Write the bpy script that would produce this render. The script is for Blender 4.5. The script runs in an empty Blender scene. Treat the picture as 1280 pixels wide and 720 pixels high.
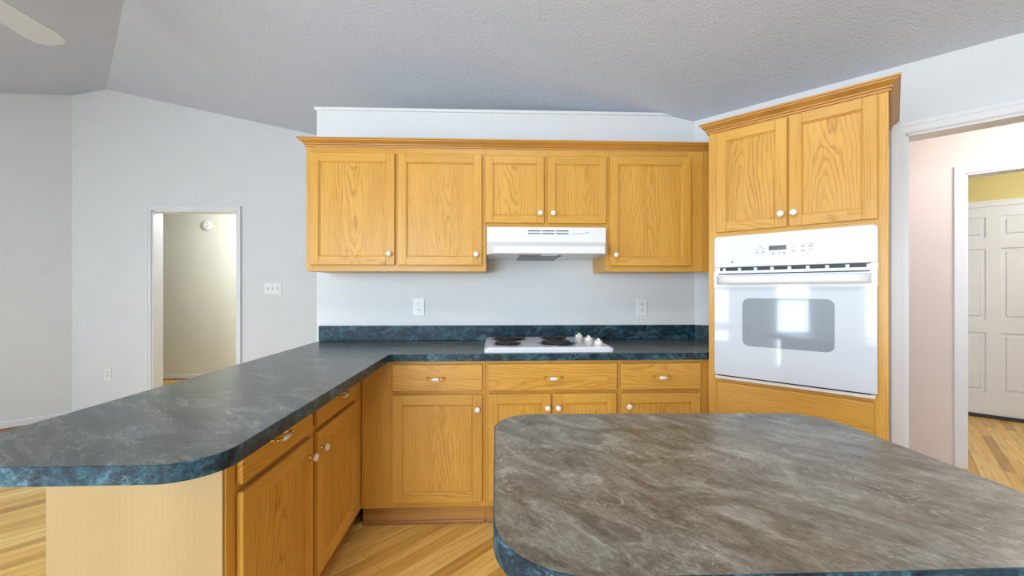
import bpy, bmesh, math, random
from mathutils import Vector, Matrix
random.seed(7)
C = bpy.context.scene
COL = C.collection
PI = math.pi
R2 = math.sqrt(2.0)

# ------------------------------------------------------------------ camera
FPX = 515.0
YAW = math.atan(20.0 / FPX)
cam_d = bpy.data.cameras.new('camera')
cam_d.sensor_width = 36.0
cam_d.lens = FPX / 1280.0 * 36.0
cam_d.shift_y = 3.0 / 1280.0
cam_d.clip_start = 0.02
cam = bpy.data.objects.new('camera', cam_d)
COL.objects.link(cam)
cam.location = (0, 0, 1.248)
cam.rotation_euler = (PI / 2, 0, -YAW)
C.camera = cam

# ------------------------------------------------------------------ colour management, world
C.view_settings.view_transform = 'Standard'
C.view_settings.look = 'None'
C.view_settings.gamma = 1.0
C.view_settings.use_curve_mapping = False
C.view_settings.exposure = 0.0
W = bpy.data.worlds.new('daylight')
C.world = W
W.use_nodes = True
wn = W.node_tree
wn.nodes.clear()
wo = wn.nodes.new('ShaderNodeOutputWorld')
wb = wn.nodes.new('ShaderNodeBackground')
wb.inputs['Color'].default_value = (0.78, 0.89, 1.0, 1)
wb.inputs['Strength'].default_value = 0.8
wn.links.new(wb.outputs[0], wo.inputs[0])

# room in rotated coordinates: s = x + y, v = x - y
S_R, S_L, S_RIDGE = 4.157, -3.42, 0.37
V_L, V_N = -8.25, 4.5
Z_E, Z_P = 2.415, 3.20
def sv(s, v): return ((s + v) / 2.0, (s - v) / 2.0)
def ceil_z(x, y):
    s = x + y
    return Z_P - (Z_P - Z_E) / (S_R - S_RIDGE) * abs(s - S_RIDGE)

def area(name, loc, direction, sx, sy, power, color):
    d = bpy.data.lights.new(name, 'AREA')
    d.shape = 'RECTANGLE'; d.size = sx; d.size_y = sy
    d.energy = power; d.color = color
    o = bpy.data.objects.new(name, d); COL.objects.link(o)
    o.location = loc
    o.rotation_euler = Vector(direction).to_track_quat('-Z', 'Y').to_euler()
    return o
# windows of the long wall behind the camera: (t0, t1, z0, z1), t runs along (1,-1)
WINS = [(-5.6, -4.1, 0.5, 2.15), (-3.35, -1.85, 0.40, 2.15), (-1.30, -0.82, 0.10, 2.15), (-0.30, 1.5, 0.25, 2.15)]
DAY = (0.76, 0.89, 1.0)
WPOW = (7.0, 21.0, 36.0, 42.0)
for i, (t0, t1, z0, z1) in enumerate(WINS):
    tc = (t0 + t1) / 2
    s = S_L - 0.34
    p = Vector((s / 2 + tc / R2, s / 2 - tc / R2, (z0 + z1) / 2))
    area('window_daylight', p, (1, 1, -0.05), t1 - t0, z1 - z0, WPOW[i] * (t1 - t0) * (z1 - z0), DAY)
# unseen overhead fill added to brighten the kitchen, then hall and bedroom lamps
area('kitchen_fill_light', (-0.1, 0.35, 3.05), (0, 0.0, -1), 1.2, 0.5, 26.0, (0.96, 0.98, 1.0))
def point(name, loc, power, color, r=0.12):
    d = bpy.data.lights.new(name, 'POINT'); d.energy = power; d.color = color; d.shadow_soft_size = r
    o = bpy.data.objects.new(name, d); COL.objects.link(o); o.location = loc
    return o
point('hall_lamp', (3.05, 2.0, 2.25), 20.0, (1.0, 0.91, 0.88))
point('bedroom_lamp', (4.55, 2.6, 2.2), 26.0, (0.92, 0.96, 1.0))
point('left_hall_fill', (-3.0, 5.1, 2.2), 50.0, (0.94, 0.97, 1.0))  # unseen fill added to brighten the left hallway

# ------------------------------------------------------------------ material helpers
def new_mat(name):
    m = bpy.data.materials.new(name); m.use_nodes = True
    nt = m.node_tree; nt.nodes.clear()
    out = nt.nodes.new('ShaderNodeOutputMaterial')
    b = nt.nodes.new('ShaderNodeBsdfPrincipled')
    nt.links.new(b.outputs[0], out.inputs[0])
    return m, nt, b
def N(nt, t, **kw):
    n = nt.nodes.new(t)
    for k, v in kw.items():
        if k in n.inputs: n.inputs[k].default_value = v
        else: setattr(n, k, v)
    return n
def L(nt, a, b): nt.links.new(a, b)
def math_n(nt, op, a, b=None, c=None):
    n = nt.nodes.new('ShaderNodeMath'); n.operation = op
    for i, x in enumerate((a, b, c)):
        if x is None: continue
        if isinstance(x, (int, float)): n.inputs[i].default_value = x
        else: nt.links.new(x, n.inputs[i])
    return n.outputs[0]
def mixc(nt, fac, a, b, mode='MIX'):
    n = nt.nodes.new('ShaderNodeMix'); n.data_type = 'RGBA'; n.blend_type = mode
    for i, x in ((0, fac), (6, a), (7, b)):
        if isinstance(x, (int, float)): n.inputs[i].default_value = x
        elif isinstance(x, tuple): n.inputs[i].default_value = (*x, 1) if len(x) == 3 else x
        else: nt.links.new(x, n.inputs[i])
    return n.outputs[2]
def ramp(nt, fac, stops):
    r = nt.nodes.new('ShaderNodeValToRGB')
    els = r.color_ramp.elements
    while len(els) < len(stops): els.new(0.5)
    for e, (p, c) in zip(els, stops):
        e.position = p
        e.color = (*c, 1) if len(c) == 3 else c
    nt.links.new(fac, r.inputs[0])
    return r.outputs[0]
def srgb(r, g, b):
    f = lambda c: (c / 255 / 12.92) if c / 255 <= 0.04045 else ((c / 255 + 0.055) / 1.055) ** 2.4
    return (f(r), f(g), f(b))
def plain(name, col, rough=0.5, metal=0.0, spec=0.5, bump=None, coat=0.0):
    m, nt, b = new_mat(name)
    tc = N(nt, 'ShaderNodeTexCoord')
    n = N(nt, 'ShaderNodeTexNoise', Scale=6.0, Detail=3.0)
    L(nt, tc.outputs['Object'], n.inputs['Vector'])
    c = mixc(nt, n.outputs['Fac'], tuple(x * 0.965 for x in col), tuple(min(1, x * 1.035) for x in col))
    L(nt, c, b.inputs['Base Color'])
    b.inputs['Roughness'].default_value = rough
    b.inputs['Metallic'].default_value = metal
    b.inputs['Specular IOR Level'].default_value = spec
    b.inputs['Coat Weight'].default_value = coat
    if bump:
        n2 = N(nt, 'ShaderNodeTexNoise', Scale=bump[0], Detail=4.0)
        L(nt, tc.outputs['Object'], n2.inputs['Vector'])
        bp = N(nt, 'ShaderNodeBump', Strength=bump[1], Distance=bump[2])
        L(nt, n2.outputs['Fac'], bp.inputs['Height']); L(nt, bp.outputs[0], b.inputs['Normal'])
    return m

def oak(name, horizontal=False, cathedral=True, light=(0.74, 0.415, 0.080), dark=(0.46, 0.195, 0.026), pore=(0.32, 0.125, 0.015), contrast=1.0, rough=0.34):
    """solid wood: rings around a leaning pith, plus fine pores along the grain (local z, or local x when horizontal)"""
    m, nt, b = new_mat(name)
    tc = N(nt, 'ShaderNodeTexCoord'); oi = N(nt, 'ShaderNodeObjectInfo')
    sep = N(nt, 'ShaderNodeSeparateXYZ'); L(nt, tc.outputs['Object'], sep.inputs[0])
    rnd = oi.outputs['Random']
    g, a, d = (sep.outputs[0], sep.outputs[2], sep.outputs[1]) if horizontal else (sep.outputs[2], sep.outputs[0], sep.outputs[1])
    ad = math_n(nt, 'ADD', a, math_n(nt, 'MULTIPLY', d, 0.8))      # across the grain
    sh = math_n(nt, 'MULTIPLY', rnd, 37.0)
    def vec(x, y, z):
        c = N(nt, 'ShaderNodeCombineXYZ')
        for i, q in enumerate((x, y, z)):
            if isinstance(q, (int, float)): c.inputs[i].default_value = q
            else: L(nt, q, c.inputs[i])
        return c.outputs[0]
    v1 = vec(math_n(nt, 'MULTIPLY', ad, 9.0), sh, math_n(nt, 'MULTIPLY', g, 2.2))
    n1 = N(nt, 'ShaderNodeTexNoise', Scale=1.0, Detail=2.5, Roughness=0.5); L(nt, v1, n1.inputs['Vector'])
    w1 = math_n(nt, 'MULTIPLY', math_n(nt, 'SUBTRACT', n1.outputs['Fac'], 0.5), 0.10)
    v1b = vec(math_n(nt, 'MULTIPLY', ad, 45.0), sh, math_n(nt, 'MULTIPLY', g, 9.0))
    n1b = N(nt, 'ShaderNodeTexNoise', Scale=1.0, Detail=2.0); L(nt, v1b, n1b.inputs['Vector'])
    w2 = math_n(nt, 'MULTIPLY', math_n(nt, 'SUBTRACT', n1b.outputs['Fac'], 0.5), 0.008)
    # leaning pith: distance varies along the board
    sgn = math_n(nt, 'SUBTRACT', math_n(nt, 'MULTIPLY', math_n(nt, 'GREATER_THAN', math_n(nt, 'FRACT', math_n(nt, 'MULTIPLY', rnd, 7.13)), 0.4), 2.0), 1.0)
    x0 = math_n(nt, 'MULTIPLY', math_n(nt, 'SUBTRACT', math_n(nt, 'FRACT', math_n(nt, 'MULTIPLY', rnd, 13.7)), 0.5), 0.10 if cathedral else 0.02)
    xx = math_n(nt, 'ADD', ad, x0)
    if not cathedral: xx = math_n(nt, 'ADD', xx, 0.33)
    dd = math_n(nt, 'ADD', math_n(nt, 'MULTIPLY', math_n(nt, 'MULTIPLY', g, sgn), 0.085 if cathedral else 0.05), 0.06 if cathedral else 0.13)
    dd = math_n(nt, 'ADD', dd, w1)
    rr = math_n(nt, 'SQRT', math_n(nt, 'ADD', math_n(nt, 'MULTIPLY', xx, xx), math_n(nt, 'MULTIPLY', dd, dd)))
    rr = math_n(nt, 'ADD', rr, w2)
    ring = math_n(nt, 'FRACT', math_n(nt, 'MULTIPLY', rr, 80.0 if cathedral else 95.0))
    band = ramp(nt, ring, [(0.0, (1, 1, 1)), (0.16, (0.55, 0.55, 0.55)), (0.5, (0.08, 0.08, 0.08)), (0.86, (0.2, 0.2, 0.2)), (1.0, (1, 1, 1))])
    v4 = vec(math_n(nt, 'MULTIPLY', ad, 16.0), sh, math_n(nt, 'MULTIPLY', g, 1.6))
    n4 = N(nt, 'ShaderNodeTexNoise', Scale=1.0, Detail=3.0); L(nt, v4, n4.inputs['Vector'])
    band = math_n(nt, 'MULTIPLY', band, ramp(nt, n4.outputs['Fac'], [(0.36, (0.05 if not cathedral else 0.4,) * 3), (0.66, (1, 1, 1))]))
    v2 = vec(math_n(nt, 'MULTIPLY', ad, 420.0), sh, math_n(nt, 'MULTIPLY', g, 9.0))
    n2 = N(nt, 'ShaderNodeTexNoise', Scale=1.0, Detail=2.0); L(nt, v2, n2.inputs['Vector'])
    pores = ramp(nt, n2.outputs['Fac'], [(0.50, (0, 0, 0)), (0.68, (1, 1, 1))])
    v3 = vec(math_n(nt, 'MULTIPLY', ad, 6.0), sh, math_n(nt, 'MULTIPLY', g, 1.2))
    n3 = N(nt, 'ShaderNodeTexNoise', Scale=1.0, Detail=2.0); L(nt, v3, n3.inputs['Vector'])
    base = mixc(nt, n3.outputs['Fac'], tuple(x * q for x, q in zip(light, (0.86, 0.80, 0.70))), tuple(min(1, x * 1.14) for x in light))
    pm = math_n(nt, 'MULTIPLY', pores, math_n(nt, 'ADD', math_n(nt, 'MULTIPLY', band, 0.75), 0.22))
    col = mixc(nt, math_n(nt, 'MULTIPLY', band, 0.74 * contrast), base, dark)
    col = mixc(nt, math_n(nt, 'MULTIPLY', pm, 0.80 * contrast), col, pore)
    tint = mixc(nt, math_n(nt, 'FRACT', math_n(nt, 'MULTIPLY', rnd, 5.3)), (0.93, 0.92, 0.90), (1.0, 1.0, 1.0))
    col = mixc(nt, 1.0, col, tint, 'MULTIPLY')
    L(nt, col, b.inputs['Base Color'])
    b.inputs['Roughness'].default_value = rough
    b.inputs['Specular IOR Level'].default_value = 0.45
    bp = N(nt, 'ShaderNodeBump', Strength=0.12, Distance=0.001); L(nt, n2.outputs['Fac'], bp.inputs['Height']); L(nt, bp.outputs[0], b.inputs['Normal'])
    return m

def laminate(name, cols, veincol, vein=0.5, rough=0.3, scale=1.0, angle=35.0, spec=0.5, stretch=2.6):
    m, nt, b = new_mat(name)
    tc = N(nt, 'ShaderNodeTexCoord')
    mp = N(nt, 'ShaderNodeMapping'); mp.inputs['Rotation'].default_value = (0, 0, math.radians(angle))
    L(nt, tc.outputs['Object'], mp.inputs['Vector'])
    mp2 = N(nt, 'ShaderNodeMapping'); mp2.inputs['Scale'].default_value = (scale, scale * stretch, scale * 1.6)
    L(nt, mp.outputs[0], mp2.inputs['Vector'])
    P = mp2.outputs[0]
    na = N(nt, 'ShaderNodeTexNoise', Scale=3.2, Detail=7.0, Roughness=0.62, Distortion=1.1); L(nt, P, na.inputs['Vector'])
    nb = N(nt, 'ShaderNodeTexNoise', Scale=30.0, Detail=8.0, Roughness=0.75, Distortion=0.6); L(nt, P, nb.inputs['Vector'])
    f = math_n(nt, 'ADD', math_n(nt, 'MULTIPLY', na.outputs['Fac'], 0.58), math_n(nt, 'MULTIPLY', nb.outputs['Fac'], 0.42))
    c = ramp(nt, f, [(0.37, cols[0]), (0.46, cols[1]), (0.53, cols[2]), (0.63, cols[3])])
    # hue patches
    nh = N(nt, 'ShaderNodeTexNoise', Scale=1.7, Detail=3.0); L(nt, P, nh.inputs['Vector'])
    c = mixc(nt, ramp(nt, nh.outputs['Fac'], [(0.42, (0, 0, 0)), (0.62, (0.8, 0.8, 0.8))]), c, mixc(nt, 1.0, c, cols[4], 'MULTIPLY'))
    # thin pale veins = level lines of a distorted noise, only here and there
    nv = N(nt, 'ShaderNodeTexNoise', Scale=4.5, Detail=5.0, Roughness=0.55, Distortion=1.8); L(nt, P, nv.inputs['Vector'])
    dv = math_n(nt, 'ABSOLUTE', math_n(nt, 'SUBTRACT', nv.outputs['Fac'], 0.5))
    line = ramp(nt, dv, [(0.0, (1, 1, 1)), (0.006, (0.25, 0.25, 0.25)), (0.016, (0, 0, 0))])
    ng = N(nt, 'ShaderNodeTexNoise', Scale=7.0, Detail=2.0); L(nt, mp.outputs[0], ng.inputs['Vector'])
    gate = ramp(nt, ng.outputs['Fac'], [(0.48, (0, 0, 0)), (0.62, (1, 1, 1))])
    fl = math_n(nt, 'MULTIPLY', math_n(nt, 'MULTIPLY', line, gate), vein)
    c = mixc(nt, fl, c, veincol)
    L(nt, c, b.inputs['Base Color'])
    b.inputs['Roughness'].default_value = rough
    b.inputs['Specular IOR Level'].default_value = spec
    bp = N(nt, 'ShaderNodeBump', Strength=0.08, Distance=0.001); L(nt, nb.outputs['Fac'], bp.inputs['Height']); L(nt, bp.outputs[0], b.inputs['Normal'])
    return m

def strip_floor(name):
    m, nt, b = new_mat(name)
    tc = N(nt, 'ShaderNodeTexCoord')
    mp = N(nt, 'ShaderNodeMapping'); mp.inputs['Rotation'].default_value = (0, 0, math.radians(-45))
    L(nt, tc.outputs['Object'], mp.inputs['Vector'])
    br = N(nt, 'ShaderNodeTexBrick')
    br.offset = 0.37; br.offset_frequency = 2; br.squash = 1.0
    L(nt, mp.outputs[0], br.inputs['Vector'])
    br.inputs['Color1'].default_value = (0, 0, 0, 1); br.inputs['Color2'].default_value = (1, 1, 1, 1); br.inputs['Mortar'].default_value = (0.5, 0.5, 0.5, 1)
    br.inputs['Scale'].default_value = 1.0; br.inputs['Mortar Size'].default_value = 0.0007; br.inputs['Mortar Smooth'].default_value = 0.1
    br.inputs['Bias'].default_value = 0.0; br.inputs['Brick Width'].default_value = 0.95; br.inputs['Row Height'].default_value = 0.062
    tone = ramp(nt, br.outputs['Color'], [(0.0, (0.50, 0.25, 0.05)), (0.35, (0.76, 0.45, 0.11)), (0.7, (0.84, 0.53, 0.15)), (1.0, (0.90, 0.64, 0.24))])
    mg = N(nt, 'ShaderNodeMapping'); mg.inputs['Scale'].default_value = (3.0, 60.0, 1.0)
    L(nt, mp.outputs[0], mg.inputs['Vector'])
    ad = N(nt, 'ShaderNodeVectorMath'); ad.operation = 'ADD'
    L(nt, mg.outputs[0], ad.inputs[0])
    sc = N(nt, 'ShaderNodeVectorMath'); sc.operation = 'SCALE'; sc.inputs['Scale'].default_value = 50.0
    L(nt, br.outputs['Color'], sc.inputs[0]); L(nt, sc.outputs[0], ad.inputs[1])
    n = N(nt, 'ShaderNodeTexNoise', Scale=1.0, Detail=4.0, Distortion=0.4); L(nt, ad.outputs[0], n.inputs['Vector'])
    g = ramp(nt, n.outputs['Fac'], [(0.35, (0.80, 0.76, 0.70)), (0.6, (1.05, 1.05, 1.05))])
    c = mixc(nt, 1.0, tone, g, 'MULTIPLY')
    c = mixc(nt, br.outputs['Fac'], c, (0.22, 0.10, 0.03))
    L(nt, c, b.inputs['Base Color'])
    b.inputs['Roughness'].default_value = 0.32
    return m

def wall_paint(name, col, bump=(130.0, 0.05, 0.001)):
    return plain(name, col, rough=0.75, spec=0.25, bump=bump)

M = {}
M['wall'] = wall_paint('white_wall_paint', srgb(226, 229, 232))
M['hall_wall'] = wall_paint('pink_white_wall_paint', srgb(236, 224, 218))
M['cream_wall'] = wall_paint('cream_wall_paint', srgb(228, 228, 216))
M['yellow_wall'] = wall_paint('yellow_wall_paint', srgb(226, 212, 150))
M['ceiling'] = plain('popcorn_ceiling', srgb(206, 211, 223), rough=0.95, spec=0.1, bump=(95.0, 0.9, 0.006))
M['trim'] = plain('white_trim_paint', srgb(232, 234, 238), rough=0.35)
M['door_white'] = plain('white_door_paint', srgb(228, 230, 236), rough=0.4)
M['oak'] = oak('oak_frame', False, False, contrast=1.0)
M['oak_h'] = oak('oak_rail', True, False, contrast=1.0)
M['oak_panel'] = oak('oak_cathedral_panel', False, True, contrast=1.15)
M['oak_drawer'] = oak('oak_drawer_front', True, True, contrast=0.95)
M['oak_dark'] = oak('oak_moulding', True, False, light=(0.60, 0.30, 0.060), dark=(0.36, 0.15, 0.025), contrast=0.9)
M['pale_ply'] = oak('pale_plywood_panel', False, True, light=(0.50, 0.365, 0.185), dark=(0.43, 0.295, 0.14), pore=(0.48, 0.33, 0.17), contrast=0.35, rough=0.45)
M['toe'] = oak('stained_toe_kick', True, False, light=(0.56, 0.29, 0.09), dark=(0.38, 0.17, 0.05))
M['floor'] = strip_floor('oak_strip_floor')
slate = [(0.026, 0.033, 0.034), (0.056, 0.066, 0.065), (0.088, 0.100, 0.097), (0.165, 0.178, 0.170), (0.95, 0.97, 0.93)]
M['lam_top'] = laminate('slate_green_laminate_top', slate, (0.45, 0.47, 0.45), vein=0.5, rough=0.27, scale=1.5)
brown = [(0.062, 0.050, 0.038), (0.120, 0.103, 0.080), (0.178, 0.161, 0.131), (0.31, 0.292, 0.25), (0.92, 0.97, 0.96)]  # same laminate, warm grazing reflection put into the island colour
M['lam_island'] = laminate('warm_reflection_laminate_top', brown, (0.52, 0.48, 0.40), vein=0.75, rough=0.27, scale=2.6, angle=50.0, stretch=1.9)
blue = [(0.004, 0.008, 0.014), (0.009, 0.025, 0.042), (0.020, 0.060, 0.084), (0.09, 0.19, 0.235), (0.60, 0.95, 1.0)]  # same laminate as the tops, bluish window light put into the colour
M['lam_edge'] = laminate('window_lit_laminate_edge', blue, (0.35, 0.48, 0.52), vein=0.8, rough=0.38, scale=4.5, stretch=1.2, spec=0.28)
M['lam_splash'] = laminate('window_lit_laminate_splash', blue, (0.30, 0.42, 0.45), vein=0.35, rough=0.38, scale=4.0, stretch=1.3, spec=0.28)
M['enamel'] = plain('white_enamel', srgb(228, 230, 235), rough=0.22, spec=0.5, coat=0.3)
M['appl'] = plain('white_appliance_paint', srgb(232, 233, 236), rough=0.3)
M['oven_glass'] = plain('white_oven_glass', srgb(214, 222, 234), rough=0.06, spec=0.5, coat=0.5)
M['oven_window'] = plain('grey_oven_window_glass', srgb(150, 160, 172), rough=0.07, spec=0.6, coat=0.7)
M['black'] = plain('black_plastic', (0.012, 0.013, 0.016), rough=0.4)
M['coil'] = plain('black_coil', (0.02, 0.02, 0.022), rough=0.45, metal=0.3)
M['chrome'] = plain('chrome_drip_pan', (0.35, 0.35, 0.36), rough=0.2, metal=1.0)
M['lcd'] = plain('grey_display', (0.07, 0.08, 0.09), rough=0.2)
M['mark'] = plain('grey_print', (0.42, 0.43, 0.46), rough=0.5)
M['brass'] = plain('polished_brass', (0.80, 0.58, 0.22), rough=0.2, metal=1.0)
M['ceramic'] = plain('white_ceramic', srgb(245, 240, 232), rough=0.12, coat=0.5)
M['plate'] = plain('white_wall_plate', srgb(236, 238, 240), rough=0.35)
M['slot'] = plain('dark_slot', (0.05, 0.05, 0.05), rough=0.6)
M['filter'] = plain('mesh_filter', (0.20, 0.20, 0.19), rough=0.4, metal=0.8, bump=(300.0, 0.8, 0.003))
M['shoe'] = oak('shoe_moulding_oak', True, False, light=(0.40, 0.19, 0.075), dark=(0.26, 0.11, 0.04))
M['fan_white'] = plain('white_fan_blade', srgb(210, 215, 222), rough=0.4)
M['glass'] = None
def glass():
    m, nt, b = new_mat('window_glass')
    b.inputs['Base Color'].default_value = (1, 1, 1, 1); b.inputs['Roughness'].default_value = 0.0
    b.inputs['Transmission Weight'].default_value = 1.0; b.inputs['IOR'].default_value = 1.02
    return m
M['glass'] = glass()

# ------------------------------------------------------------------ mesh helpers
class MB:
    def __init__(s): s.bm = bmesh.new()
    def _join(s, b2, mi):
        for f in b2.faces: f.material_index = mi
        me = bpy.data.meshes.new('tmp'); b2.to_mesh(me); b2.free()
        s.bm.from_mesh(me); bpy.data.meshes.remove(me)
    def box(s, x0, x1, y0, y1, z0, z1, bev=0.0, mi=0, seg=1):
        b = bmesh.new()
        bmesh.ops.create_cube(b, size=1.0)
        for v in b.verts:
            v.co = Vector(((x0 + x1) / 2 + v.co.x * (x1 - x0), (y0 + y1) / 2 + v.co.y * (y1 - y0), (z0 + z1) / 2 + v.co.z * (z1 - z0)))
        if bev > 0: bmesh.ops.bevel(b, geom=b.edges[:], offset=bev, segments=seg, affect='EDGES', profile=0.5)
        s._join(b, mi); return s
    def prism(s, poly, a0, a1, axis='z', mi=0, bev=0.0):
        """poly in the two other axes (x,y) for z, (x,z) for y, (y,z) for x"""
        b = bmesh.new()
        def P(p, a):
            return {'z': (p[0], p[1], a), 'y': (p[0], a, p[1]), 'x': (a, p[0], p[1])}[axis]
        lo = [b.verts.new(P(p, a0)) for p in poly]; hi = [b.verts.new(P(p, a1)) for p in poly]
        b.faces.new(lo); b.faces.new(hi[::-1])
        n = len(poly)
        for i in range(n):
            b.faces.new((lo[i], hi[i], hi[(i + 1) % n], lo[(i + 1) % n]))
        bmesh.ops.recalc_face_normals(b, faces=b.faces[:])
        if bev > 0:
            es = [e for e in b.edges if all(abs(({'z': v.co.z, 'y': v.co.y, 'x': v.co.x}[axis]) - a0) < 1e-6 for v in e.verts)]
            bmesh.ops.bevel(b, geom=es, offset=bev, segments=3, affect='EDGES', profile=0.5)
        s._join(b, mi); return s
    def lathe(s, prof, center=(0, 0, 0), axis='z', seg=24, mi=0, smooth=True):
        """prof: list of (radius, height)"""
        b = bmesh.new(); rings = []
        def P(r, h, a):
            c, q = r * math.cos(a), r * math.sin(a)
            v = {'z': (c, q, h), 'y': (c, h, q), 'x': (h, c, q)}[axis]
            return Vector(v) + Vector(center)
        for r, h in prof:
            rings.append([b.verts.new(P(max(r, 1e-5), h, 2 * PI * k / seg)) for k in range(seg)])
        for a, c in zip(rings, rings[1:]):
            for k in range(seg):
                f = b.faces.new((a[k], a[(k + 1) % seg], c[(k + 1) % seg], c[k])); f.smooth = smooth
        b.faces.new(rings[0]); b.faces.new(rings[-1])
        bmesh.ops.recalc_face_normals(b, faces=b.faces[:])
        s._join(b, mi); return s
    def tube(s, pts, r, seg=8, mi=0, rads=None):
        b = bmesh.new(); rings = []; pts = [Vector(p) for p in pts]
        for i, p in enumerate(pts):
            d = (pts[min(i + 1, len(pts) - 1)] - pts[max(i - 1, 0)]).normalized()
            up = Vector((0, 0, 1)) if abs(d.z) < 0.9 else Vector((1, 0, 0))
            u = d.cross(up).normalized(); w = d.cross(u).normalized()
            rr = rads[i] if rads else r
            rings.append([b.verts.new(p + (u * math.cos(2 * PI * k / seg) + w * math.sin(2 * PI * k / seg)) * rr) for k in range(seg)])
        for a, c in zip(rings, rings[1:]):
            for k in range(seg):
                f = b.faces.new((a[k], a[(k + 1) % seg], c[(k + 1) % seg], c[k])); f.smooth = True
        b.faces.new(rings[0]); b.faces.new(rings[-1])
        bmesh.ops.recalc_face_normals(b, faces=b.faces[:])
        s._join(b, mi); return s
    def sweep(s, path, profile, mi=0, closed=False):
        """sweep profile [(out, z)] along a flat path [(x, y)]; out = to the right-hand side of travel; mitred"""
        b = bmesh.new(); rings = []; n = len(path)
        P = [Vector((p[0], p[1])) for p in path]
        for i in range(n):
            dirs = []
            if i > 0 or closed: dirs.append((P[i] - P[i - 1]).normalized())
            if i < n - 1 or closed: dirs.append((P[(i + 1) % n] - P[i]).normalized())
            ns = [Vector((d.y, -d.x)) for d in dirs]
            if len(ns) == 2:
                m = (ns[0] + ns[1]).normalized(); m = m / max(0.3, m.dot(ns[0]))
            else: m = ns[0]
            rings.append([b.verts.new((P[i].x + m.x * o, P[i].y + m.y * o, z)) for o, z in profile])
        k = len(profile)
        pairs = list(zip(rings, rings[1:])) + ([(rings[-1], rings[0])] if closed else [])
        for a, c in pairs:
            for j in range(k): b.faces.new((a[j], a[(j + 1) % k], c[(j + 1) % k], c[j]))
        if not closed: b.faces.new(rings[0]); b.faces.new(rings[-1])
        bmesh.ops.recalc_face_normals(b, faces=b.faces[:])
        s._join(b, mi); return s
    def cut_ceiling(s, gap=0.0):
        n = Vector((1, 1, R2 * 0 + (S_R - S_RIDGE) / (Z_P - Z_E))).normalized()
        co = Vector((S_R / 2, S_R / 2, Z_E - gap))
        r = bmesh.ops.bisect_plane(s.bm, geom=s.bm.verts[:] + s.bm.edges[:] + s.bm.faces[:], plane_co=co, plane_no=n, clear_outer=True)
        es = [e for e in r['geom_cut'] if isinstance(e, bmesh.types.BMEdge)]
        try: bmesh.ops.holes_fill(s.bm, edges=es, sides=0)
        except Exception: pass
        return s
    def build(s, name, mats, parent=None, loc=None, rotz=None, label=None):
        if not isinstance(mats, (list, tuple)): mats = [mats]
        if loc is not None and parent is not None:
            pass
        me = bpy.data.meshes.new(name)
        if loc is not None:
            bmesh.ops.translate(s.bm, verts=s.bm.verts[:], vec=-Vector(loc))
        s.bm.to_mesh(me); s.bm.free()
        for m in mats: me.materials.append(m)
        o = bpy.data.objects.new(name, me); COL.objects.link(o)
        if parent is not None: o.parent = parent
        if loc is not None: o.location = loc
        if rotz is not None: o.rotation_euler = (0, 0, rotz)
        if label: o['label'] = label
        return o
def thing(name, label, cat, loc=(0, 0, 0), rotz=0.0, group=None):
    o = bpy.data.objects.new(name, None); COL.objects.link(o)
    o.empty_display_size = 0.1
    o.location = loc; o.rotation_euler = (0, 0, rotz)
    o['label'] = label; o['category'] = cat
    if group: o['group'] = group
    return o
def struct(o, label=None):
    o['kind'] = 'structure'
    if label: o['label'] = label
    return o

# ------------------------------------------------------------------ structure
b = MB(); b.box(-7, 7.5, -5.5, 8, -0.08, 0.0)
struct(b.build('floor', M['floor']), 'oak strip floor laid diagonally')

def ceiling_slab(poly):
    bm = bmesh.new()
    lo = [bm.verts.new((*sv(s, v), ceil_z(*sv(s, v)))) for s, v in poly]
    hi = [bm.verts.new((*sv(s, v), ceil_z(*sv(s, v)) + 0.1)) for s, v in poly]
    bm.faces.new(lo); bm.faces.new(hi[::-1])
    n = len(poly)
    for i in range(n): bm.faces.new((lo[i], hi[i], hi[(i + 1) % n], lo[(i + 1) % n]))
    bmesh.ops.recalc_face_normals(bm, faces=bm.faces[:])
    return bm
b = MB()
for poly in ([(S_RIDGE, V_N), (S_R, V_N), (S_R, -4.143), (S_RIDGE, -7.93)],
             [(S_RIDGE, V_N), (S_RIDGE, -7.93), (0.05, V_L), (S_L, V_L), (S_L, V_N)]):
    b._join(ceiling_slab(poly), 0)
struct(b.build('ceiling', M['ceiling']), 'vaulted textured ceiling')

def wall_rect(mb, x0, x1, y0, y1, z0, z1, holes):
    """wall along local x with rectangular holes (hx0,hx1,hz0,hz1), pieces joined"""
    xs = sorted({x0, x1, *[h[0] for h in holes], *[h[1] for h in holes]})
    xs = [x for x in xs if x0 - 1e-6 <= x <= x1 + 1e-6]
    for a, c in zip(xs, xs[1:]):
        inside = [h for h in holes if h[0] <= a + 1e-6 and h[1] >= c - 1e-6]
        if not inside: mb.box(a, c, y0, y1, z0, z1)
        else:
            h = inside[0]
            if h[2] > z0 + 1e-6: mb.box(a, c, y0, y1, z0, h[2])
            if h[3] < z1 - 1e-6: mb.box(a, c, y0, y1, h[3], z1)
ROT = -PI / 4        # local x -> (1,-1)/sqrt2, local y -> (1,1)/sqrt2
def diag(s_val, t, z=0):   # t measured from the foot of the camera on the plane x+y=s
    return (s_val / 2 + t / R2, s_val / 2 - t / R2, z)
def x2t(s_val, X): return (X - s_val / 2) * R2

# right (oven) wall with the hall opening
tL = x2t(S_R, 2.112); tR = tL + 0.92
OPEN_R = (tL, tR, 0, 2.053)
b = MB(); wall_rect(b, x2t(S_R, -0.02), 3.18, 0, 0.12, 0, 2.46, [OPEN_R])
struct(b.build('wall_right', M['wall'], loc=None, rotz=ROT), 'white diagonal wall behind the oven cabinet').location = diag(S_R, 0)

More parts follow.
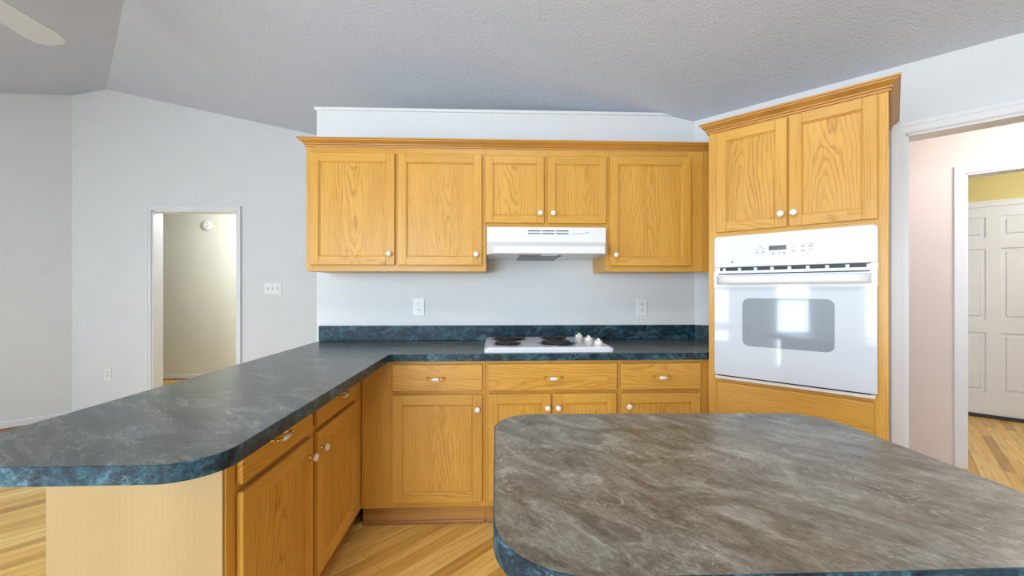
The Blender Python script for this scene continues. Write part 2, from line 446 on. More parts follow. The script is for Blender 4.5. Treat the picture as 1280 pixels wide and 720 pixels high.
# kitchen partition wall with ledge
b = MB(); b.prism([(-1.192, 2.79), (1.365, 2.79), (1.245, 2.91), (-1.192, 2.91)], 0, 2.447); b.cut_ceiling(0.002)
struct(b.build('wall_back', M['wall']), 'white kitchen wall stopping short of the ceiling')
b = MB(); b.prism([(-1.204, 2.778), (1.375, 2.778), (1.235, 2.922), (-1.204, 2.922)], 2.447, 2.465); b.cut_ceiling(0.002)
struct(b.build('trim_1', M['trim']), 'white ledge cap on the kitchen wall')

# far wall with the left doorway
YD = 4.15
OPL = (-3.352, -2.54, 0, 2.03)
b = MB(); wall_rect(b, -4.1, -0.005, YD, YD + 0.12, 0, 2.35, [OPL])
pts = [(-4.1, 2.35), (-0.005, 2.35), (-0.005, ceil_z(-0.005, YD)), (S_RIDGE - YD, Z_P), (-4.1, ceil_z(-4.1, YD))]
b.prism(pts, YD, YD + 0.12, axis='y')
struct(b.build('wall_far', M['wall']), 'white far wall with a doorway')
# left wall
bm_ = MB()
A = Vector((-4.1, 4.15)); B = Vector(sv(S_L, V_L)); nrm = Vector((-1, 1)).normalized() * 0.12
b = MB(); bb = bmesh.new()
q = [A, B, B + nrm, A + nrm]
lo = [bb.verts.new((p.x, p.y, 0)) for p in q]
hi = [bb.verts.new((q[i].x, q[i].y, (ceil_z(*A) if i in (0, 3) else Z_E))) for i in range(4)]
bb.faces.new(lo); bb.faces.new(hi)
for i in range(4): bb.faces.new((lo[i], hi[i], hi[(i + 1) % 4], lo[(i + 1) % 4]))
bmesh.ops.recalc_face_normals(bb, faces=bb.faces[:]); b._join(bb, 0)
struct(b.build('wall_left', M['wall']), 'white left wall of the living area')
# window wall behind the camera
b = MB(); wall_rect(b, V_L / R2, V_N / R2, -0.14, 0, 0, Z_E, [w for w in WINS])
o = struct(b.build('wall_window', M['wall'], rotz=ROT), 'white wall with the windows'); o.location = diag(S_L, 0)
for i, (t0, t1, z0, z1) in enumerate(WINS):
    b = MB(); f = 0.05
    b.box(t0, t0 + f, -0.12, -0.04, z0, z1); b.box(t1 - f, t1, -0.12, -0.04, z0, z1)
    b.box(t0, t1, -0.12, -0.04, z0, z0 + f); b.box(t0, t1, -0.12, -0.04, z1 - f, z1)
    zm = (z0 + z1) / 2
    b.box(t0, t1, -0.11, -0.05, zm - 0.02, zm + 0.02)
    if t1 - t0 > 0.8: b.box((t0 + t1) / 2 - 0.015, (t0 + t1) / 2 + 0.015, -0.11, -0.05, z0, z1)
    b.box(t0 - 0.06, t0, -0.005, 0.015, z0 - 0.06, z1 + 0.06); b.box(t1, t1 + 0.06, -0.005, 0.015, z0 - 0.06, z1 + 0.06)
    b.box(t0, t1, -0.005, 0.015, z1, z1 + 0.06); b.box(t0 - 0.06, t1 + 0.06, -0.04, 0.03, z0 - 0.03, z0)
    o = struct(b.build('window_%d' % (i + 1), M['trim'], rotz=ROT)); o.location = diag(S_L, 0)
# near gable wall (behind the camera to the right)
b = MB()
P1, P2 = sv(S_L, V_N), sv(S_R, V_N)
A = Vector(P1); B = Vector(P2); Rg = Vector(sv(S_RIDGE, V_N)); nrm = Vector((1, -1)).normalized() * 0.12
bb = bmesh.new()
prof = [(A, 0), (B, 0), (B, Z_E), (Rg, Z_P), (A, Z_E)]
lo = [bb.verts.new((p.x, p.y, z)) for p, z in prof]; hi = [bb.verts.new((p.x + nrm.x, p.y + nrm.y, z)) for p, z in prof]
bb.faces.new(lo); bb.faces.new(hi)
for i in range(5): bb.faces.new((lo[i], hi[i], hi[(i + 1) % 5], lo[(i + 1) % 5]))
bmesh.ops.recalc_face_normals(bb, faces=bb.faces[:]); b._join(bb, 0)
struct(b.build('wall_near', M['wall']), 'white gable wall behind the viewer')

# --- left hallway beyond the doorway
b = MB()
b.prism([(-3.352, YD + 0.12), (-3.47, YD + 0.12), (-4.05, 4.97), (-3.93, 4.97)], 0, 2.44)
struct(b.build('wall_stub', M['trim']), 'short bright white wall inside the left doorway')
b = MB(); b.box(-6.3, -3.62, 5.95, 6.07, 0, 2.44); b.box(-3.74, -3.62, 6.07, 6.45, 0, 2.44)
b.box(-3.74, -0.6, 6.45, 6.57, 0, 2.44)
b.box(-0.72, -0.6, 4.27, 6.45, 0, 2.44); b.box(-6.3, -6.18, 4.27, 5.95, 0, 2.44); b.box(-6.3, -4.1, 4.15, 4.27, 0, 2.44)
struct(b.build('wall_hallway', M['cream_wall']), 'cream wall of the left hallway')
b = MB(); b.box(-6.3, -0.6, 4.27, 6.6, 2.44, 2.5)
struct(b.build('ceiling_hallway', M['cream_wall']), 'flat ceiling of the left hallway')

# --- right hall and bedroom beyond
S_H, S_B = 6.05, 8.65
tH = x2t(S_H, 3.288)
OPEN_H = (tH, tH + 0.80, 0, 2.066)
b = MB(); wall_rect(b, -3.0, 3.4, 0, 0.12, 0, 2.44, [OPEN_H])
o = struct(b.build('wall_hall', M['hall_wall'], rotz=ROT), 'pale pinkish hall wall seen through the opening'); o.location = diag(S_H, 0)
b = MB(); b.box(-3.12, -3.0, -1.21, 0.12, 0, 2.44); b.box(3.4, 3.52, -1.21, 0.12, 0, 2.44)
o = struct(b.build('wall_hall_end', M['hall_wall'], rotz=ROT)); o.location = diag(S_H, 0)
b = MB(); b.box(-3.0, 3.4, -1.21, 0.12, 2.44, 2.5)
o = struct(b.build('ceiling_hall', M['trim'], rotz=ROT)); o.location = diag(S_H, 0)
DX0, DX1 = x2t(S_B, 4.56), x2t(S_B, 5.10)
b = MB(); wall_rect(b, -2.2, 3.6, 0, 0.12, 0, 2.5, [(DX0 - 0.01, DX1 + 0.01, 0, 2.065)])
b.box(-2.32, -2.2, -1.60, 0.12, 0, 2.5); b.box(3.6, 3.72, -1.60, 0.12, 0, 2.5); b.box(-2.2, 3.6, 0.3, 0.35, 0, 2.5)
o = struct(b.build('wall_bedroom', M['yellow_wall'], rotz=ROT), 'yellow wall above the panelled door'); o.location = diag(S_B, 0)
b = MB(); b.box(-2.32, 3.72, -1.60, 0.4, 2.5, 2.56)
o = struct(b.build('ceiling_bedroom', M['yellow_wall'], rotz=ROT)); o.location = diag(S_B, 0)

# --- casings (profiled): legs and head around an opening, local frame, facing -y
def casing(name, x0, x1, zt, w=0.06, depth=0.12, parent=None, loc=(0, 0, 0), rot=0.0, both=True, label=None):
    b = MB()
    prof_w = [(0, w, 0.010), (0.004, w - 0.004, 0.015), (w * 0.62, w - 0.004, 0.020)]
    for a0, a1, th in prof_w:
        b.box(x0 - a1, x0 - a0, -th, 0, 0, zt + a1)
        if both: b.box(x1 + a0, x1 + a1, -th, 0, 0, zt + a1)
        b.box(x0 - a0, x1 + a0, -th, 0, zt + a0, zt + a1)
    # jambs
    b.box(x0 - 0.001, x0 + 0.012, 0, depth, 0, zt); b.box(x1 - 0.012, x1 + 0.001, 0, depth, 0, zt)
    b.box(x0, x1, 0, depth, zt - 0.012, zt + 0.001)
    o = b.build(name, M['trim'], rotz=rot); o.location = loc
    return struct(o, label)
casing('door_1', OPL[0], OPL[1], 2.03, w=0.045, loc=(0, YD, 0), label='white cased doorway in the far wall')
casing('door_2', tL, tR, 2.053, w=0.058, loc=diag(S_R, 0), rot=ROT, label='white cased opening to the hall')
casing('door_3', tH, tH + 0.80, 2.066, w=0.058, loc=diag(S_H, 0), rot=ROT, label='white cased bedroom doorway')
casing('door_4', DX0 - 0.01, DX1 + 0.01, 2.065, w=0.058, depth=0.03, loc=diag(S_B, 0), rot=ROT, label='white casing round the panelled door')

# --- baseboards with brown shoe
def base(name, path, shoe=True):
    b = MB(); b.sweep(path, [(0, 0), (0, 0.075), (0.008, 0.075), (0.014, 0.065), (0.014, 0)])
    if shoe: b.sweep(path, [(0.014, 0), (0.014, 0.018), (0.022, 0.014), (0.027, 0.006), (0.027, 0)], mi=1)
    return struct(b.build(name, [M['trim'], M['shoe']]))
base('baseboard_far', [(-4.1, YD), (OPL[0] - 0.046, YD)])
base('baseboard_left', [sv(S_L, V_L), (-4.1, YD)])
base('baseboard_far_right', [(OPL[1] + 0.046, YD), (-0.02, YD)])
base('baseboard_hallway', [(-6.18, 5.95), (-3.62, 5.95), (-3.62, 6.45), (-0.72, 6.45)])


# --- six-panel door in the bedroom
def six_panel(parent, w, h):
    b = MB(); b.box(0, w, 0.012, 0.038, 0, h); b.build('door_slab', M['door_white'], parent)
    b = MB(); st = 0.115; mu = 0.10
    pw = (w - 2 * st - mu) / 2
    zs = [(0.22, 0.80), (0.93, 1.62), (1.73, 1.93)]
    edges = [0] + [z for p in zs for z in p] + [h]
    b.box(0, st, 0, 0.014, 0, h, 0.002); b.box(w - st, w, 0, 0.014, 0, h, 0.002); b.box(st + pw, st + pw + mu, 0.0005, 0.0145, 0, h, 0.002)
    for k in range(0, len(edges), 2): b.box(st, w - st, 0.001, 0.0135, edges[k], edges[k + 1], 0.002)
    b.build('door_frame', M['door_white'], parent)
    for a in (st, st + pw + mu):
        for z0, z1 in zs:
            q = MB(); q.box(a + 0.028, a + pw - 0.028, 0.004, 0.02, z0 + 0.028, z1 - 0.028, 0.008); q.build('raised_panel', M['door_white'], parent)
dw = DX1 - DX0
d6 = thing('panel_door', 'closed white six-panel door beyond the hall, under a yellow wall', 'door', diag(S_B, DX0, 0.034), ROT)
six_panel(d6, dw, 2.025)
# black strip painting in the shade of the gap under the door
b = MB(); b.box(DX0 - 0.3, DX1 + 0.6, -0.012, 0.10, 0.0, 0.032)
o = struct(b.build('door_gap_shade', M['black'], rotz=ROT), 'black strip painting in the shaded gap below the panelled door'); o.location = diag(S_B, 0)

# ------------------------------------------------------------------ cabinet parts
def knob(parent, x, z, y=-0.02):
    b = MB()
    b.lathe([(0.009, 0.0), (0.009, -0.002), (0.005, -0.004), (0.0045, -0.012), (0.007, -0.015)], (x, y, z), 'y', 16, 0)
    b.lathe([(0.008, -0.014), (0.0135, -0.017), (0.0155, -0.022), (0.0140, -0.027), (0.009, -0.030), (0.001, -0.0315)], (x, y, z), 'y', 20, 1)
    return b.build('knob', [M['brass'], M['ceramic']], parent)
def pull(parent, x, z, y=-0.02, w=0.085):
    b = MB(); h = w / 2
    for sx in (-1, 1):
        b.lathe([(0.0085, 0.0), (0.0085, -0.003), (0.004, -0.005), (0.0038, -0.020), (0.006, -0.024), (0.001, -0.028)], (x + sx * h, y, z), 'y', 14, 0)
        b.tube([(x + sx * h, y - 0.020, z), (x + sx * h * 0.75, y - 0.025, z - 0.002), (x + sx * h * 0.42, y - 0.027, z - 0.003)], 0.0035, 8, 0)
        b.tube([(x + sx * (h + 0.001), y - 0.018, z), (x + sx * (h + 0.010), y - 0.014, z + 0.003)], 0.0035, 8, 0, [0.0035, 0.0012])
    b.lathe([(0.004, -0.020), (0.0075, -0.018), (0.0085, -0.008), (0.0090, 0.0), (0.0085, 0.008), (0.0075, 0.018), (0.004, 0.020)], (x, y - 0.027, z - 0.003), 'x', 16, 1)
    return b.build('pull_handle', [M['brass'], M['ceramic']], parent)
def door(parent, x0, x1, z0, z1, kx=None, kz=None, st=0.052, lab=None):
    """overlay door with stiles, rails, a bevelled inner lip and a recessed flat panel; local frame, front at y=-0.02"""
    b = MB(); y0, y1 = -0.020, -0.001
    b.box(x0, x0 + st, y0, y1, z0, z1, 0.0025, 0); b.box(x1 - st, x1, y0, y1, z0, z1, 0.0025, 0)
    b.box(x0 + st - 0.001, x1 - st + 0.001, y0 + 0.0004, y1, z1 - st, z1, 0.0025, 1)
    b.box(x0 + st - 0.001, x1 - st + 0.001, y0 + 0.0004, y1, z0, z0 + st, 0.0025, 1)
    # sloped lip round the panel
    i = st; l = 0.006
    for (ax0, ax1, az0, az1) in ((x0 + i, x0 + i + l, z0 + i, z1 - i), (x1 - i - l, x1 - i, z0 + i, z1 - i)):
        b.box(ax0, ax1, y0 + 0.005, y1, az0, az1, 0.0015, 0)
    for (az0, az1) in ((z0 + i, z0 + i + l), (z1 - i - l, z1 - i)):
        b.box(x0 + i, x1 - i, y0 + 0.005, y1, az0, az1, 0.0015, 1)
    cx, cz = (x0 + x1) / 2, (z0 + z1) / 2
    d = b.build('door', [M['oak'], M['oak_h']], parent, loc=(x0 + st / 2, 0, cz), label=lab)
    p = MB(); p.box(x0 + st - 0.002 - (x0 + st / 2), x1 - st + 0.002 - (x0 + st / 2), y0 + 0.0095, y1 - 0.001, z0 + st - 0.002 - cz, z1 - st + 0.002 - cz)
    p.build('door_panel', M['oak_panel'], d, loc=(cx - (x0 + st / 2), 0, 0))
    if kx is not None:
        k = knob(d, 0, 0); k.location = (kx - (x0 + st / 2), 0, kz - cz)
    return d
def drawer(parent, x0, x1, z0, z1, pw=0.085, px=None):
    b = MB(); b.box(x0, x1, -0.019, -0.001, z0, z1, 0.004, 0, 2)
    cx, cz = (x0 + x1) / 2, (z0 + z1) / 2
    d = b.build('drawer', M['oak_drawer'], parent, loc=(cx, 0, cz))
    if pw:
        p = pull(d, 0, 0, y=-0.019, w=pw)
        p.location = ((px - cx) if px else 0, 0, 0)
    return d
def carcass(parent, x0, x1, z0, z1, depth, stiles, rails, back=0.018):
    """box behind a face frame: stiles [(x0,x1)], rails [(z0,z1)]"""
    b = MB(); t = 0.016
    b.box(x0, x0 + t, back, depth, z0, z1, 0, 0); b.box(x1 - t, x1, back, depth, z0, z1, 0, 0)
    b.box(x0 + t, x1 - t, back, depth, z0, z0 + t, 0, 0); b.box(x0 + t, x1 - t, back, depth, z1 - t, z1, 0, 0)
    b.box(x0 + t, x1 - t, depth - 0.006, depth, z0 + t, z1 - t, 0, 0)
    c = b.build('carcass', M['oak'], parent)
    f = MB()
    for a, c2 in stiles: f.box(a, c2, 0, back, z0, z1, 0.0008, 0)
    for a, c2 in rails: f.box(x0 + 0.002, x1 - 0.002, 0.0006, back, a, c2, 0.0008, 1)
    f.build('face_frame', [M['oak'], M['oak_h']], parent)
    return c
CROWN = [(0.0, 0.0), (0.008, 0.0), (0.009, 0.006), (0.004, 0.008), (0.004, 0.012), (0.012, 0.013), (0.013, 0.018), (0.010, 0.020), (0.015, 0.024), (0.023, 0.030), (0.031, 0.036), (0.032, 0.041), (0.038, 0.043), (0.038, 0.051), (0.0, 0.051)]
def crown_prof(z): return [(o, z + h) for o, h in CROWN]

# ------------------------------------------------------------------ upper cabinets (face at Y 2.47)
YU = 2.47; ZU0, ZU1 = 1.362, 2.095; UD = 0.318
u1 = thing('wall_cabinet', 'wide oak two-door wall cabinet left of the range hood', 'cabinet', (-1.115, YU, ZU0))
dz = -ZU0
carcass(u1, 0, 1.056, 0, ZU1 + dz, UD, [(0, 0.034), (0.505, 0.545), (1.028, 1.056)], [(0, 0.038), (ZU1 + dz - 0.05, ZU1 + dz)])
door(u1, 0.026, 0.518, 0.036, 2.057 + dz, 0.489, 1.462 + dz)
door(u1, 0.535, 1.031, 0.036, 2.055 + dz, 0.998, 1.461 + dz)
u2 = thing('wall_cabinet', 'short oak two-door wall cabinet directly above the white range hood', 'cabinet', (-0.058, YU, 1.622))
dz = -1.622
carcass(u2, 0, 0.716, 0, ZU1 + dz, UD, [(0, 0.02), (0.33, 0.385), (0.696, 0.716)], [(0, 0.03), (ZU1 + dz - 0.05, ZU1 + dz)])
door(u2, -0.008 + 0.002, 0.345, 0.028, 2.050 + dz, 0.321, 1.707 + dz, st=0.046)
door(u2, 0.368, 0.722, 0.028, 2.050 + dz, 0.398, 1.707 + dz, st=0.046)
u3 = thing('wall_cabinet', 'oak single-door wall cabinet between the range hood and the oven cabinet', 'cabinet', (0.659, YU, ZU0))
dz = -ZU0
carcass(u3, 0, 0.606, 0, ZU1 + dz, UD, [(0, 0.03), (0.515, 0.606)], [(0, 0.034), (ZU1 + dz - 0.05, ZU1 + dz)])
door(u3, 0.026, 0.522, 0.034, 2.058 + dz, 0.058, 1.460 + dz)
b = MB(); b.box(0.606, 0.70, 0.004, 0.022, 0, ZU1 + dz, 0.001); b.build('filler_strip', M['oak'], u3)
# crown over the run
b = MB(); b.sweep([(1.335, YU), (-1.115, YU), (-1.115, YU + UD)][::-1], [(q * 1.08, 2.0955 + h * 0.86) for q, h in CROWN])
o = b.build('crown_molding', M['oak_dark'])
o['label'] = 'long oak crown moulding running along the top of the wall cabinets'; o['category'] = 'moulding'

# ------------------------------------------------------------------ oven cabinet
PO = (1.140, 2.167)
oc = thing('oven_cabinet', 'tall oak cabinet set diagonally in the corner around the white wall oven', 'cabinet', (PO[0], PO[1], 0), ROT)
OW = 0.712; OD = 0.592
b = MB()
b.box(0, 0.018, 0.018, OD, 0, 2.085); b.box(OW - 0.018, OW, 0.018, OD, 0, 2.085); b.box(0.018, OW - 0.018, 0.018, OD, 2.067, 2.085)
b.box(0.018, OW - 0.018, 0.3, OD, 0.0, 0.1); b.box(0.018, OW - 0.018, OD - 0.006, OD, 0.1, 2.067); b.box(0.018, OW - 0.018, 0.018, OD - 0.01, 0.775, 0.790); b.box(0.018, OW - 0.018, 0.018, OD - 0.01, 1.526, 1.540)
b.build('carcass', M['oak'], oc)
b = MB()
b.box(0, 0.046, 0, 0.018, 0, 2.085, 0.001, 0); b.box(OW - 0.046, OW, 0, 0.018, 0, 2.085, 0.001, 0)
b.box(0.35, 0.37, 0, 0.018, 1.54, 2.07, 0.001, 0)
for z0, z1 in ((1.522, 1.56), (2.045, 2.084), (0.755, 0.796), (0.385, 0.405), (0.0, 0.12)): b.box(0.04, OW - 0.04, 0.0006, 0.018, z0, z1, 0.001, 1)
b.build('face_frame', [M['oak'], M['oak_h']], oc)
door(oc, 0.042, 0.357, 1.551, 2.072, 0.333, 1.612, st=0.05)
door(oc, 0.364, 0.678, 1.551, 2.076, 0.384, 1.612, st=0.05)
drawer(oc, 0.044, 0.668, 0.40, 0.772, pw=None)
drawer(oc, 0.044, 0.668, 0.115, 0.385, pw=None)
b = MB(); b.sweep([(0, OD), (0, 0), (OW, 0), (OW, OD)], crown_prof(2.083))
b.build('crown_molding', M['oak_dark'], oc)

# ------------------------------------------------------------------ wall oven
ov = thing('wall_oven', 'white built-in wall oven with a grey window and digital control panel', 'oven', (PO[0], PO[1], 0), ROT)
def rrect(x0, x1, z0, z1, r, n=6, corners=(1, 1, 1, 1)):
    pts = []
    for (cx, cz, a0, on) in ((x1 - r, z1 - r, 0, corners[0]), (x0 + r, z1 - r, 90, corners[1]), (x0 + r, z0 + r, 180, corners[2]), (x1 - r, z0 + r, 270, corners[3])):
        if on:
            for k in range(n + 1):
                a = math.radians(a0 + 90 * k / n); pts.append((cx + r * math.cos(a), cz + r * math.sin(a)))
        else:
            sx = 1 if cx > (x0 + x1) / 2 else -1; sz = 1 if cz > (z0 + z1) / 2 else -1
            pts.append((cx + sx * r, cz + sz * r))
    return pts
OX0, OX1 = 0.038, 0.680
b = MB(); b.box(0.052, 0.660, 0.001, 0.52, 0.80, 1.515); b.build('oven_body', M['black'], ov)
b = MB(); b.prism(rrect(OX0, OX1, 1.366, 1.526, 0.018, corners=(1, 1, 0, 0)), -0.034, -0.0005, 'y', bev=0.004)
cp = b.build('control_panel', M['enamel'], ov)
b = MB(); b.prism(rrect(0.105, 0.590, 1.376, 1.505, 0.014), -0.0362, -0.034, 'y', bev=0.0012); b.build('keypad_plate', M['oven_glass'] if False else M['enamel'], cp)
b = MB(); b.box(0.285, 0.357, -0.0372, -0.036, 1.441, 1.463); b.build('display', M['lcd'], cp)
b = MB()
yk0, yk1 = -0.0368, -0.036
def mk(x, z, w=0.014, h=0.004): MB().box(x - w / 2, x + w / 2, yk0, yk1, z - h / 2, z + h / 2).build('button_print', M['mark'], cp)
for x, z in ((0.250, 1.460), (0.236, 1.450), (0.262, 1.452), (0.236, 1.437), (0.262, 1.438), (0.236, 1.431), (0.262, 1.432)): mk(x, z, 0.013)
for x in (0.303, 0.330, 0.348):
    for z in (1.429, 1.421): mk(x, z, 0.009, 0.006)
for x, z in ((0.385, 1.452), (0.385, 1.436), (0.385, 1.430), (0.422, 1.454), (0.422, 1.449), (0.422, 1.435), (0.422, 1.430), (0.450, 1.454), (0.450, 1.449), (0.450, 1.435), (0.430, 1.463), (0.452, 1.463)): mk(x, z, 0.017)
b = MB(); b.lathe([(0.006, 0), (0.006, -0.0012), (0.001, -0.0013)], (0.125, -0.036, 1.392), 'y', 20); b.build('round_badge', M['mark'], cp)
# vent slot under the panel
b = MB(); b.box(OX0 + 0.006, OX1 - 0.006, -0.006, 0.02, 1.334, 1.366); b.build('vent_recess', M['black'], ov)
b = MB()
for k in range(9):
    x = 0.075 + k * 0.071
    MB().box(x, x + 0.014, -0.018, -0.006, 1.348, 1.362).build('vent_clip', M['enamel'], ov)
b.box(OX0, OX0 + 0.024, -0.02, 0.0, 1.334, 1.366); b.build('vent_end', M['enamel'], ov)
b = MB(); b.box(OX1 - 0.024, OX1, -0.02, 0.0, 1.334, 1.366); b.build('vent_end', M['enamel'], ov)
# door
b = MB(); b.prism(rrect(OX0 + 0.002, OX1 - 0.002, 0.812, 1.346, 0.006), -0.040, -0.004, 'y', bev=0.003)
od = b.build('oven_door', M['oven_glass'], ov)
b = MB(); b.box(OX0 + 0.001, OX1 - 0.001, -0.0425, -0.039, 1.262, 1.347, 0.001); b.build('door_top_band', M['enamel'], od)
b = MB(); b.prism(rrect(0.172, 0.537, 0.972, 1.209, 0.030), -0.0408, -0.0395, 'y'); b.build('oven_window', M['oven_window'], od)
b = MB()
n = 14; hp = []
for k in range(n + 1):
    t = k / n; x = 0.055 + t * 0.605
    e = min(1, min(t, 1 - t) / 0.06); hp.append((x, -0.045 - 0.030 * math.sin(e * PI / 2), 1.300))
bb = bmesh.new(); rings = []
for (x, y, z) in hp:
    rings.append([bb.verts.new((x, y + 0.011 * math.cos(a), z + 0.021 * math.sin(a))) for a in [2 * PI * j / 12 for j in range(12)]])
for r0, r1 in zip(rings, rings[1:]):
    for j in range(12):
        f = bb.faces.new((r0[j], r0[(j + 1) % 12], r1[(j + 1) % 12], r1[j])); f.smooth = True
bb.faces.new(rings[0]); bb.faces.new(rings[-1]); bmesh.ops.recalc_face_normals(bb, faces=bb.faces[:])
b._join(bb, 0)
b.build('handle', M['appl'], od)
b = MB(); b.box(0.060, 0.655, -0.0432, -0.0424, 1.328, 1.334); b.build('handle_gap', M['black'], od)
# bottom trim
b = MB(); b.box(OX0 + 0.004, OX1 - 0.008, -0.030, -0.0005, 0.791, 0.806, 0.001); b.build('bottom_trim', M['appl'], ov)
b = MB(); b.box(0.055, OX1 - 0.022, -0.036, -0.028, 0.8065, 0.8105); b.box(0.055, 0.058, -0.036, -0.030, 0.8105, 0.816)
b.build('lower_vent', M['black'], ov)

# ------------------------------------------------------------------ base cabinets (face at Y 2.195)
YB = 2.195; ZB = 0.875; BD = 0.58
def base_unit(label, X0, X1, stiles, filler=None):
    t = thing('base_cabinet', label, 'cabinet', (X0, YB, 0)); w = X1 - X0
    carcass(t, 0, w, 0.10, ZB, BD, stiles, [(0.10, 0.145), (0.692, 0.722), (0.852, ZB)])
    b = MB(); b.box(0, w, 0.030, 0.045, 0, 0.10); b.build('toe_kick', M['toe'], t)
    b = MB(); b.box(0, w, 0.018, 0.0295, 0, 0.018, 0.004); b.build('shoe_strip', M['shoe'], t)
    return t
c1 = base_unit('oak base cabinet in the inner corner, one drawer over one door', -0.7075, -0.0585, [(0, 0.175), (0.622, 0.649)])
o = drawer(c1, 0.1635, 0.6355, 0.718, 0.857, px=0.3925)
door(c1, 0.1635, 0.6355, 0.133, 0.697, 0.610, 0.623)
c2 = base_unit('oak base cabinet under the cooktop, wide drawer over two doors', -0.0575, 0.6555, [(0, 0.024), (0.330, 0.374), (0.689, 0.713)])
drawer(c2, 0.0155, 0.7035, 0.716, 0.858, px=0.36)
door(c2, 0.0155, 0.3485, 0.133, 0.699, 0.3295, 0.628)
door(c2, 0.3575, 0.7005, 0.133, 0.699, 0.3845, 0.628)
c3 = base_unit('oak base cabinet beside the oven cabinet, one drawer over one door', 0.6565, 1.163, [(0, 0.024), (0.43, 0.5065)])
drawer(c3, 0.0105, 0.4465, 0.718, 0.856, px=0.228)
door(c3, 0.0105, 0.4425, 0.133, 0.697, 0.0495, 0.631)

# peninsula cabinet: local x -> +Y, local y -> -X
pc = thing('peninsula_cabinet', 'oak cabinet under the long left counter with two drawers and two doors', 'cabinet', (-0.710, 1.112, 0), PI / 2)
PL = 1.66
carcass(pc, 0, PL, 0.10, ZB, 0.445, [(0, 0.052), (0.462, 0.530), (0.955, 1.082)], [(0.10, 0.145), (0.692, 0.722), (0.852, ZB)])
b = MB(); b.box(0, PL, 0.05, 0.065, 0, 0.10); b.build('toe_kick', M['toe'], pc)
b = MB(); b.box(-0.008, -0.0005, 0.004, 0.445, 0, ZB); b.build('end_panel', M['pale_ply'], pc, label='pale plywood end panel')
drawer(pc, 0.040, 0.473, 0.718, 0.857, px=0.222)
drawer(pc, 0.518, 0.965, 0.718, 0.857)
door(pc, 0.040, 0.473, 0.133, 0.697, 0.446, 0.628)
door(pc, 0.518, 0.965, 0.133, 0.697, 0.546, 0.628)

# ------------------------------------------------------------------ countertops
def arc(cx, cy, r, a0, a1, n=10, ry=None):
    ry = ry or r
    return [(cx + r * math.cos(math.radians(a0 + (a1 - a0) * k / n)), cy + ry * math.sin(math.radians(a0 + (a1 - a0) * k / n))) for k in range(n + 1)]
ZT0, ZT1 = 0.8765, 0.914
ct = thing('countertop', 'dark slate laminate L-shaped counter reaching left from the cooktop wall', 'countertop', (0, 0, ZT0))
xl, xr, yf, yb = -1.163, -0.557, 0.815, 2.787
path_l = arc(xl + 0.10, yf + 0.10, 0.10, 180, 270)
path_r = arc(xr - 0.10, yf + 0.10, 0.10, 270, 360)
front = path_l + path_r + [(xr, 2.172), (1.133, 2.172)]
wall_side = [(1.558, 2.594), (1.364, 2.787), (xl, yb)]
b = MB(); b.prism(front + wall_side, 0, ZT1 - ZT0); b.build('laminate_top', M['lam_top'], ct)
edge_path = [(xl, yb - 0.001)] + front
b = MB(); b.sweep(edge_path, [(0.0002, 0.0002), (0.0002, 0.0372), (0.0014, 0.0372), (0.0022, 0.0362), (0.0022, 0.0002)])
b.build('edge_band', M['lam_edge'], ct, label='laminate edge strip with bluish window light in its colour')
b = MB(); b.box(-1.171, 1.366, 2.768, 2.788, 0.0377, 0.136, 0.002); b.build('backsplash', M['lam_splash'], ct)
b = MB()
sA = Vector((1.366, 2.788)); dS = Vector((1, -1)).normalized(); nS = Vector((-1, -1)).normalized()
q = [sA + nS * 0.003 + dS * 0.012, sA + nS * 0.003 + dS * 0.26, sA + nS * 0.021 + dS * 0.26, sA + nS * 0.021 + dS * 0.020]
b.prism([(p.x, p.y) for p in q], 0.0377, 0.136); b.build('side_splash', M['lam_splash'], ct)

# island
ZI = ZT0
it = thing('island_countertop', 'slate laminate island top with rounded corners in the foreground, warm reflection in its colour', 'countertop', (0, 0, ZI))
ip = (arc(0.125, 0.603, 0.127, 180, 270, 12) + [(0.45, 0.473)] + arc(0.745, 0.598, 0.125, 270, 360, 10)
      + arc(0.775, 0.965, 0.095, 0, 90, 10, ry=0.128) + [(0.45, 1.102)] + arc(0.110, 1.003, 0.112, 90, 180, 12, ry=0.107))
b = MB(); b.prism(ip, 0, ZT1 - ZI); b.build('laminate_top', M['lam_island'], it)
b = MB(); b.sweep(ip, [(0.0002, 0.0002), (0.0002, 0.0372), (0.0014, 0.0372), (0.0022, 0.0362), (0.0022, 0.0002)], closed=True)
b.build('edge_band', M['lam_edge'], it, label='laminate edge strip with bluish window light in its colour')
ic = thing('island_cabinet', 'oak cabinet base beneath the slate laminate island top in the foreground', 'cabinet', (0.13, 0.56, 0))
carcass(ic, 0, 0.70, 0.10, ZB, 0.48, [(0, 0.03), (0.335, 0.365), (0.67, 0.70)], [(0.10, 0.145), (0.83, ZB)])
b = MB(); b.box(0, 0.70, 0.05, 0.065, 0, 0.10); b.build('toe_kick', M['toe'], ic)
door(ic, 0.018, 0.345, 0.133, 0.845, 0.31, 0.78); door(ic, 0.355, 0.682, 0.133, 0.845, 0.39, 0.78)

